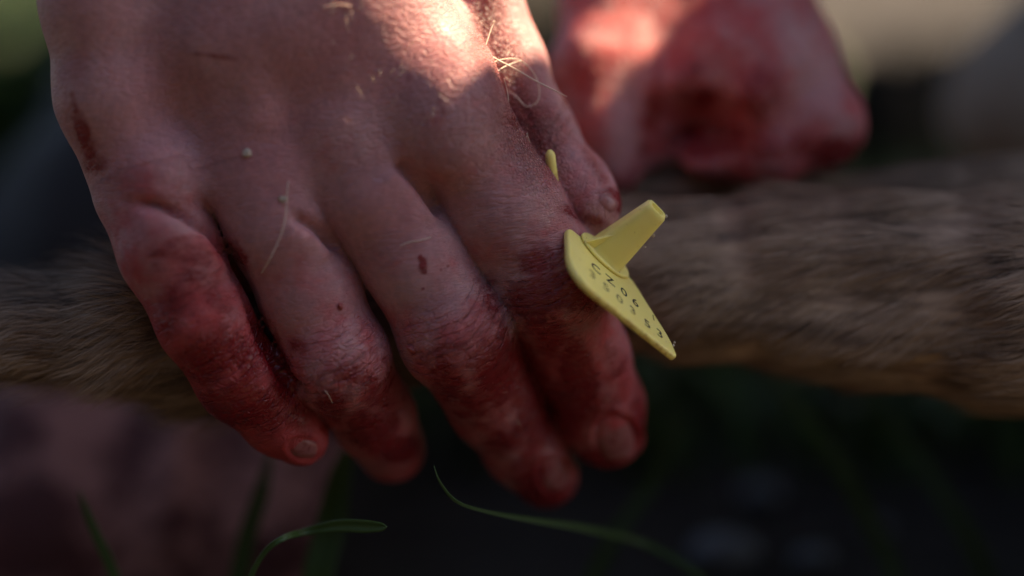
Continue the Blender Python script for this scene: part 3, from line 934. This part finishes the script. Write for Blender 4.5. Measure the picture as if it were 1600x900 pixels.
# the pin of the other half
pts = spline([W(867, 314, -8), W(865, 287, -6), W(861, 254, -4.5), W(859, 234, -4)], 14)
rr = np.full(14, rad(8.0, -12)); rr[:4] *= np.linspace(1.25, 1, 4); rr[-1] *= .35; rr[-2] *= .8
Vp, Fp = tube(pts, rr, 12)
zl = np.array([0.0] * len(Vp)); _, yy_, _ = to_px(Vp); zl = np.clip((yy_ - 268) / 14, 0, 1)
pin = mesh_obj('pin', Vp, Fp, my.m, None, True, dict(dirt=zl * .95))
tag(pin, 'slim yellow plastic pin standing up between the index finger and the thumb', 'pin')
fixn(pin)

# ------------------------------------------------------------------ loose hairs, lint and scraps on the hand
mw = M('pale_hair'); mw.out(Base_Color=(0.62, 0.50, 0.42), Roughness=0.45)
mw.b.inputs['Subsurface Weight'].default_value = 0.2; mw.b.inputs['Subsurface Scale'].default_value = 0.0004
def strand(rows, width, label, onhand=True, lift=0.35):
    pts = []
    for r_ in rows:
        if len(r_) == 3: pts.append(W(*r_))
        else: pts.append(hit(r_[0], r_[1], lift * .001)[0])
    P_ = spline(pts, 8 * len(rows))
    rr_ = np.full(len(P_), rad(width / 2, 0)); rr_[-3:] *= [.8, .6, .3]
    Vq, Fq = tube(P_, rr_, 5)
    o = mesh_obj('hair_strand', Vq, Fq, mw.m, None, True)
    tag(o, label, 'hair', 'loose pale hairs stuck to the hands')
strand([(450, 283), (447, 310), (445, 340), (437, 375), (415, 418), (390, 452)], 2.0, 'long pale hair curving from a speck of lint to the little finger', lift=.8)
strand([(625, 384), (640, 378), (655, 376), (673, 371)], 1.6, 'short pale hair lying across the middle finger above a drop of blood')
strand([(757, 82, -2), (780, 95, -3), (805, 108, -4), (840, 128, -4), (886, 151, -3)], 2.6, 'longest straight hair sticking out past the thumb from the index knuckle')
strand([(768, 98, -3), (790, 92, -5), (812, 94, -7), (832, 112, -8), (842, 135, -9), (840, 158, -9), (822, 166, -9), (806, 150, -9), (792, 140, -9)], 2.2, 'looping curled hair in front of the thumb')
strand([(770, 117, -2), (785, 106, -4), (803, 98, -6), (815, 95, -7)], 2.4, 'short hair crossing the long straight one beside the index knuckle')
strand([(753, 84, -1), (760, 66, -2), (768, 42, -3), (772, 32, -3)], 2.8, 'sunlit hair standing up between index knuckle and thumb')
strand([(787, 122, -1), (793, 145, -2), (796, 178, -2)], 1.8, 'fine hair hanging down along the edge of the index knuckle')
strand([(823, 208, -3), (828, 225, -4), (832, 248, -6), (842, 262, -8)], 2.0, 'small hair beside the tip of the yellow pin')
strand([(812, 222, -3), (820, 216, -3), (824, 212, -3)], 1.4, 'tiny hair end touching the index finger left of the pin')
strand([(866, 283, -9), (880, 297, -9), (902, 320, -8)], 2.6, 'straight pale hair between the pin and the thumb tip')
strand([(505, 12), (518, 8), (534, 7), (549, 9)], 1.8, 'pale hair at the top edge near the sunlit patch', lift=.5)
strand([(806, 660 - 6), (813, 668)], 1.0, 'very short hair on the dark end of the middle finger')
strand([(508, 608), (514, 616), (520, 628)], 1.2, 'tiny pale hair on the ring finger below its knuckle')

def scrap(name, cx, cy, r, mat, label, cat, z=None, sx=1.0, ang=0, seed=1, group=None):
    c = hit(cx, cy, 0.0003)[0] if z is None else W(cx, cy, z)
    bm = bmesh.new(); bmesh.ops.create_icosphere(bm, subdivisions=3, radius=1)
    Vq = np.array([v_.co[:] for v_ in bm.verts]); Fq = FL([[v_.index for v_ in f.verts] for f in bm.faces]); bm.free()
    d = 0.45 + 0.95 * fnoise(Vq * 2.1 + 40 + seed * 3, seed)
    Vq = Vq * d[:, None] * [sx, 1, .55]
    a = math.radians(ang)
    x = Vq[:, 0] * math.cos(a) - Vq[:, 1] * math.sin(a); y = Vq[:, 0] * math.sin(a) + Vq[:, 1] * math.cos(a)
    R_ = rad(r, 0)
    Vw = c + R_ * (x[:, None] * RT + y[:, None] * UPV + Vq[:, 2:3] * BK)
    o = mesh_obj(name, Vw, Fq, mat, None, True)
    tag(o, label, cat, group)
ml = M('lint'); ml.out(Base_Color=(0.50, 0.41, 0.34), Roughness=0.8)
mt_ = M('flesh_scrap'); mt_.out(Base_Color=(0.30, 0.05, 0.045), Roughness=0.35); mt_.b.inputs['Subsurface Weight'].default_value = .3; mt_.b.inputs['Subsurface Scale'].default_value = .001
scrap('lint_speck', 387, 239, 6.5, ml.m, 'pale speck of lint on the back of the hand, upper of two', 'lint', seed=3, sx=1.1, group='specks of lint on the back of the hand')
scrap('lint_speck', 443, 311, 5.5, ml.m, 'pale speck of lint with a long hair trailing from it', 'lint', seed=4, sx=1.3, group='specks of lint on the back of the hand')
scrap('flesh_scrap', 630, 541, 6, mt_.m, 'small pink scrap between the ring and middle fingers', 'scrap', z=-4, sx=1.9, ang=50, seed=5)
scrap('flesh_scrap', 645, 546, 6, mt_.m, 'pink scrap clinging to the edge of the middle finger', 'scrap', sx=1.6, ang=-30, seed=6)
scrap('flesh_scrap', 531, 480, 5.5, mt_.m, 'hooked red scrap of dried blood on the ring finger', 'scrap', sx=.6, ang=10, seed=7)
scrap('flesh_scrap', 769, 103, 8, mt_.m, 'sunlit red bead of flesh where the index knuckle meets the thumb', 'scrap', z=-4, sx=.9, ang=40, seed=8)
scrap('flesh_scrap', 700, 345, 9, mt_.m, 'pale pink scrap caught between the middle and index fingers', 'scrap', z=-4, sx=1.5, ang=-60, seed=9)
# grains clinging to the tag
for i, (x, y, z_, r_) in enumerate(((1041, 338, -1, 2.8), (1021, 368, -1, 2.6), (1008, 386, -1, 1.8), (1052, 540, 1, 2.2), (1054, 535, 1, 1.6))):
    lab = ['white grain on the top rim of the yellow stem', 'white grain half way down the edge of the yellow stem', 'smallest grain near the foot of the yellow stem', 'grain at the lower point of the yellow plate', 'tiny upper grain at the lower point of the yellow plate'][i]
    scrap('lint_speck', x, y, r_, ml.m, lab, 'lint', z=z_, seed=20 + i)
# fine hairs that grow on the back of the hand, part of the hand
vs = []; fs = []; o_ = 0
r_ = np.random.RandomState(5)
for _ in range(45):
    x = 110 + r_.rand() * 660; y = r_.rand() * 330 - 20
    if r_.rand() < .8: x = 500 + r_.rand() * 270; y = r_.rand() * 200 - 10
    P0, n0 = hit(x, y)
    if n0[0] == 0 and n0[2] == 0: continue
    d = -UPV * .8 + RT * (.3 * r_.randn() - .25) + n0 * .55; d /= np.linalg.norm(d)
    ln = .0016 + .003 * r_.rand()
    pts = [P0, P0 + d * ln * .5, P0 + d * ln - n0 * ln * .22]
    Vq, Fq = tube(spline(pts, 5), np.array([1, .9, .7, .5, .2]) * 0.000022, 3, cap=False)
    vs.append(Vq); fs.append(Fq + o_); o_ += len(Vq)
hh = mesh_obj('fine_hair', np.vstack(vs), np.vstack(fs), mw.m, hand, True, origin=person_loc)
hh['kind'] = 'stuff'
print('small things', time.time() - T0)

# ------------------------------------------------------------------ crumpled stained cloth behind, low left
mcl = M('stained_cloth'); p = mcl.obj()
sm_ = mcl.rng(mcl.noise(p, 48, 4, 0.65), 0.42, 0.58)
mcl.out(Base_Color=mcl.mix(sm_, (0.27, 0.115, 0.10), (0.07, 0.014, 0.013)), Roughness=0.85, Normal=mcl.bump(mcl.noise(p, 900, 2), .4, .0005))
gx, gy = 70, 50
Vc = []
A_ = np.stack(np.meshgrid(np.linspace(0, 1, gx), np.linspace(0, 1, gy), indexing='ij'), -1).reshape(-1, 2)
X = -0.205 + 0.165 * A_[:, 0]; Yg = 0.055 + 0.13 * A_[:, 1]
hgt = 0.048 * np.exp(-((X + 0.085) / 0.085) ** 2) * np.clip(1 - abs(A_[:, 1] - .55) * 1.9, 0, 1) ** .6
fold = 1 - 2 * abs(fnoise(np.stack([X * 42 + 40, Yg * 12 + 40, Yg * 0 + 3], 1), 81) - .5)
Zg = 0.004 + hgt * (0.75 + 0.45 * fold) + 0.004 * fold
Xj = X + 0.035 * (fnoise(np.stack([Yg * 18 + 5, X * 9 + 5, X * 0], 1), 83) - .5) * np.clip((X + .13) / .06, 0, 1) + 0.012 * (fnoise(np.stack([X * 30 + 9, Yg * 30 + 9, X * 0], 1), 82) - .5)
Vc = np.stack([Xj, Yg, Zg], 1)
ii = np.arange(gx * gy).reshape(gx, gy)
Fc = np.stack([ii[:-1, :-1], ii[1:, :-1], ii[1:, 1:], ii[:-1, 1:]], -1).reshape(-1, 4)
cl = mesh_obj('cloth', Vc, Fc, mcl.m, None, True)
md = cl.modifiers.new('thickness', 'SOLIDIFY'); md.thickness = 0.0012; md.offset = -1
md = cl.modifiers.new('smooth', 'SUBSURF'); md.levels = 1; md.render_levels = 1
tag(cl, 'pale cloth stained with blood, crumpled on the ground below the leg', 'cloth')

# ------------------------------------------------------------------ ground, grass, stones
mgd = M('soil'); p = mgd.obj()
g1 = mgd.noise(p, 3.2, 5, 0.6); g2 = mgd.noise(p, 40, 5, 0.6)
sepx = mgd.n('ShaderNodeSeparateXYZ'); mgd.l(p, sepx.inputs[0])
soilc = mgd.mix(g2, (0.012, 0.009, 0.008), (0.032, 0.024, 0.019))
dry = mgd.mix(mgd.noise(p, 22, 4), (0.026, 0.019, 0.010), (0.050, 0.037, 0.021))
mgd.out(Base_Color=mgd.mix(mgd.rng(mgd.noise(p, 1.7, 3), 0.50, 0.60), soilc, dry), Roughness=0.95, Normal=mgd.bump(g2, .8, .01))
nx_, ny_ = 90, 120
gxv = np.sign(np.linspace(-1, 1, nx_)) * np.abs(np.linspace(-1, 1, nx_)) ** 2.4 * 60
gyv = -6 + (np.linspace(0, 1, ny_)) ** 2.6 * 110
Gx, Gy = np.meshgrid(gxv, gyv, indexing='ij')
near = np.exp(-((Gx) ** 2 + (Gy - .2) ** 2) / .3)
Gz = 0.03 * (fnoise(np.stack([Gx.ravel() * 2 + 200, Gy.ravel() * 2 + 200, Gx.ravel() * 0 + 1], 1), 91) - .5).reshape(Gx.shape) * (1 - near)
Vg_ = np.stack([Gx.ravel(), Gy.ravel(), Gz.ravel()], 1)
ii = np.arange(nx_ * ny_).reshape(nx_, ny_)
Fg_ = np.stack([ii[:-1, :-1], ii[1:, :-1], ii[1:, 1:], ii[:-1, 1:]], -1).reshape(-1, 4)
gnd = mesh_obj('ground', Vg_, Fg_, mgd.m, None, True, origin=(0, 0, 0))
gnd['kind'] = 'structure'

mgr = M('grass'); rn2 = mgr.attr('strand')
mgr.out(Base_Color=mgr.mix(rn2, (0.022, 0.060, 0.010), (0.075, 0.135, 0.022)), Roughness=0.45)
mgr.b.inputs['Subsurface Weight'].default_value = 0.0
mgr.b.inputs['Transmission Weight'].default_value = 0.0
def blades(n, pos, ln, wid, seed):
    r = np.random.RandomState(seed)
    P = pos(r, n); n = len(P)
    az = r.rand(n) * 6.28; bend = .25 + .8 * r.rand(n)
    d = np.stack([np.cos(az), np.sin(az), np.zeros(n)], 1); sd = np.stack([-np.sin(az), np.cos(az), np.zeros(n)], 1)
    Ln = (ln * (.5 + r.rand(n)))[:, None]; wd = (wid * (.6 + .8 * r.rand(n)))[:, None]
    Vs = []
    for s_, k in ((0, .8), (.35, 1), (.7, .7), (1, .05)):
        c = P + d * Ln * bend[:, None] * s_ ** 2 * .7 + np.array([0, 0, 1]) * Ln * (s_ - .25 * bend[:, None] * s_ ** 2)
        Vs += [c - sd * wd * k / 2, c + sd * wd * k / 2]
    Vs = np.stack(Vs, 1).reshape(-1, 3); b = np.arange(n)[:, None] * 8
    Fs = np.concatenate([b + [[0, 1, 3, 2]], b + [[2, 3, 5, 4]], b + [[4, 5, 7, 6]]], 0)
    return Vs, Fs, np.repeat(r.rand(n), 8)
def area(x0, x1, y0, y1, dens=None):
    def f(r, n):
        X = x0 + (x1 - x0) * r.rand(n); Y = y0 + (y1 - y0) * r.rand(n)
        if dens is not None:
            m = r.rand(n) < dens(X, Y); X, Y = X[m], Y[m]
        return np.stack([X, Y, np.zeros(len(X)) - .004], 1)
    return f
lft = lambda X, Y: np.clip(fnoise(np.stack([X * 3 + 60, Y * 3 + 60, X * 0], 1), 95) * 2.2 - .35, 0, 1)
rgt = lambda X, Y: np.clip(fnoise(np.stack([X * 5 + 60, Y * 5 + 60, X * 0], 1), 96) * 2.6 - 1.15, 0, 1)
gb = [blades(30000, area(-1.0, -0.15, 0.55, 2.2), .06, .008, 101),
      blades(5000, area(0.15, 1.2, 0.7, 3.0, rgt), .05, .004, 102),
      blades(3000, area(-.12, .34, .15, .70), .03, .004, 103),
      blades(16000, area(-5, 5, 3, 9), .12, .012, 104)]
off = 0; VV = []; FF = []; RR = []
for a, b, c in gb:
    VV.append(a); FF.append(b + off); RR.append(c); off += len(a)
gr = mesh_obj('grass', np.vstack(VV), np.vstack(FF), mgr.m, None, False, dict(strand=np.concatenate(RR)), origin=(0, 0, 0))
gr['kind'] = 'stuff'; tag(gr, 'green grass on the ground behind the hands', 'grass')

def leaf(name, rows, label, group=None, shade=.5):
    """rows: px, py, z, width_px"""
    pts = spline([W(a, b, c) for a, b, c, _ in rows], 26)
    wd = np.interp(np.linspace(0, 1, 26), np.linspace(0, 1, len(rows)), [rad(k[3] / 2, k[2]) for k in rows])
    Tn = np.gradient(pts, axis=0); Tn /= np.linalg.norm(Tn, axis=1)[:, None]
    Vq = []
    for i, p_ in enumerate(pts):
        sd = np.cross(Tn[i], FW + 0.25 * RT); sd /= np.linalg.norm(sd); nn = np.cross(Tn[i], sd)
        for s_ in (-1, -.5, 0, .5, 1):
            Vq.append(p_ + sd * wd[i] * s_ + nn * wd[i] * .45 * (abs(s_)))
    Fq = [[i * 5 + j, i * 5 + j + 1, (i + 1) * 5 + j + 1, (i + 1) * 5 + j] for i in range(25) for j in range(4)]
    o = mesh_obj(name, np.array(Vq), np.array(Fq), mgr.m, None, True, dict(strand=np.full(len(Vq), shade)))
    m_ = o.modifiers.new('thickness', 'SOLIDIFY'); m_.thickness = 0.00025
    tag(o, label, 'grass blade', group)
G_ = 'grass blades in front of the ground'
leaf('grass_blade', [(678, 727, 1, 1), (687, 752, 0, 4), (713, 783, -3, 6), (760, 799, -9, 6), (830, 812, -18, 9), (920, 826, -30, 13), (1010, 850, -42, 12), (1100, 905, -40, 12), (1150, 980, -46, 10)], 'thin curved grass blade under the middle finger, its tip pointing up', G_, .05)
leaf('grass_blade', [(605, 823, 0, 2), (598, 823, -1, 15), (570, 822, -4, 22), (530, 821, -8, 20), (480, 830, -12, 12), (440, 842, -6, 10), (410, 868, -8, 8), (385, 920, -10, 8), (370, 990, -12, 8)], 'short broad grass blade lying level with a rounded tip', G_, .3)
leaf('grass_blade', [(124, 765, -30, 2), (135, 795, -30, 12), (152, 835, -30, 16), (175, 885, -30, 18), (200, 960, -30, 18)], 'dark grass blade in front of the stained cloth, low at the left edge', G_, .35)
leaf('grass_blade', [(545, 690, -48, 4), (535, 740, -48, 36), (520, 820, -46, 50), (500, 900, -44, 50), (490, 990, -44, 40)], 'broad blurred upright grass blade below the little fingertip', G_, .25)
leaf('grass_blade', [(425, 700, -55, 4), (410, 770, -55, 26), (385, 850, -55, 30), (365, 960, -55, 26)], 'blurred dark grass blade left of the broad upright one', G_, .15)
leaf('grass_blade', [(1180, 560, -95, 4), (1250, 640, -95, 18), (1330, 760, -90, 24), (1400, 900, -85, 24), (1430, 1000, -85, 22)], 'blurred grass blade under the right part of the leg', G_, .2)
leaf('grass_blade', [(1330, 600, -110, 4), (1420, 700, -110, 22), (1520, 850, -100, 26), (1560, 980, -100, 22)], 'faint grass blade near the lower right corner', G_, .2)
leaf('grass_blade', [(1060, 640, -80, 4), (1030, 740, -80, 18), (960, 840, -75, 22), (900, 960, -75, 22)], 'dim grass blade beside the index fingertip', G_, .2)

mlg = M('bark'); p = mlg.obj(); mlg.out(Base_Color=mlg.mix(mlg.noise(mlg.scale(p, (1, .2, 1)), 60, 5), (.025, .020, .017), (.06, .045, .035)), Roughness=.95)
pts = spline([(0.140, .50, .030), (0.20, .52, .033), (0.30, .56, .035), (0.5, .64, .04)], 24)
Vq, Fq = tube(pts, 0.030 * (1 + .12 * np.sin(np.arange(24) * 1.7)), 20)
lg = mesh_obj('dark_filler', Vq, Fq, mlg.m, None, True); tag(lg, 'blurred log lying on the ground behind the leg, right of the far hand', 'dark_filler')  # dark form added to fill the dark band on the ground there
ms = M('stone'); p = ms.obj(); ms.out(Base_Color=ms.mix(ms.noise(p, 60, 4), (.07, .08, .10), (.15, .16, .19)), Roughness=.5)
def stone(px_, py_, z_, r_px, sx, sz, label, seed):
    c = W(px_, py_, z_); R_ = rad(r_px, z_)
    bm = bmesh.new(); bmesh.ops.create_icosphere(bm, subdivisions=3, radius=1)
    Vq = np.array([v_.co[:] for v_ in bm.verts]); Fq = FL([[v_.index for v_ in f.verts] for f in bm.faces]); bm.free()
    Vq = Vq * (0.8 + .4 * fnoise(Vq * 1.4 + 30 + seed, seed))[:, None] * [sx, 1, sz] * R_ + c
    Vq[:, 2] -= max(0, Vq[:, 2].min() + .002) if False else 0
    # rest it on the ground
    Vq[:, 2] += -Vq[:, 2].min() - 0.15 * R_
    o = mesh_obj('stone', Vq, Fq, ms.m, None, True); tag(o, label, 'stone', 'small grey stones on the ground')
stone(1130, 722, -110, 50, 1.2, .55, 'grey stone on the ground right of the index fingertip', 1)
stone(1190, 640, -150, 34, 1.0, .7, 'small grey stone partly under the leg', 2)
stone(1275, 748, -110, 28, 1.2, .6, 'grey stone second from the index fingertip', 3)
stone(1375, 705, -130, 22, 1.0, .7, 'rightmost small grey stone under the leg', 4)
# ------------------------------------------------------------------ hedge of leaves, added out of view to hold off low sky light
sky_blocker = thing('sky_blocker', 'unseen leafy mass added as hedge behind the viewer', 'sky_blocker', (0, -1.7, 0))
mhe = M('blocker_leaf'); mhe.out(Base_Color=mhe.mix(mhe.attr('strand'), (.014, .020, .012), (.030, .040, .022)), Roughness=.6)
r_ = np.random.RandomState(44)
n_ = 42000
tt_ = r_.rand(n_)
path = np.array([(2.3, -1.5), (1.0, -1.75), (-0.6, -1.7), (-1.6, -1.1), (-1.9, 0.1)])
sg = np.clip((tt_ * 4).astype(int), 0, 3); fr_ = tt_ * 4 - sg
cc = path[sg] * (1 - fr_)[:, None] + path[sg + 1] * fr_[:, None]
hz = r_.rand(n_) ** .8 * 1.45
th_ = .34 * (1 - .35 * (hz / 1.45) ** 3)
a_ = r_.rand(n_) * 6.283; rr_ = th_ * (0.8 + .25 * r_.rand(n_))
Pc = np.stack([cc[:, 0] + np.cos(a_) * rr_, cc[:, 1] + np.sin(a_) * rr_, hz], 1)
Pc += (fnoise(Pc * 4 + 60, 45) - .5)[:, None] * .22 * np.stack([np.cos(a_), np.sin(a_), 0 * a_ + .3], 1)
d1 = r_.randn(n_, 3); d1 /= np.linalg.norm(d1, axis=1)[:, None]
d2 = np.cross(d1, r_.randn(n_, 3)); d2 /= np.linalg.norm(d2, axis=1)[:, None]
sz = (.022 + .025 * r_.rand(n_))[:, None]
Vl = np.stack([Pc - d1 * sz * 1.4, Pc - d2 * sz * .7, Pc + d1 * sz * 1.4, Pc + d2 * sz * .7], 1).reshape(-1, 3)
Fl = np.arange(n_ * 4).reshape(n_, 4)
fo = mesh_obj('blocker_foliage', Vl, Fl, mhe.m, sky_blocker, False, dict(strand=np.repeat(r_.rand(n_), 4))); fo['kind'] = 'stuff'
for k_ in range(9):
    t_ = (k_ + .5) / 9 * 4; i_ = int(t_); c_ = path[i_] * (1 - t_ + i_) + path[i_ + 1] * (t_ - i_)
    Vq, Fq = tube([(c_[0], c_[1], -.02), (c_[0] + .02, c_[1], .5), (c_[0] - .02, c_[1] + .03, .9)], np.array([.03, .022, .01]), 8)
    mesh_obj('stem', Vq, Fq, mlg.m, sky_blocker, True)
print('total script', time.time() - T0)
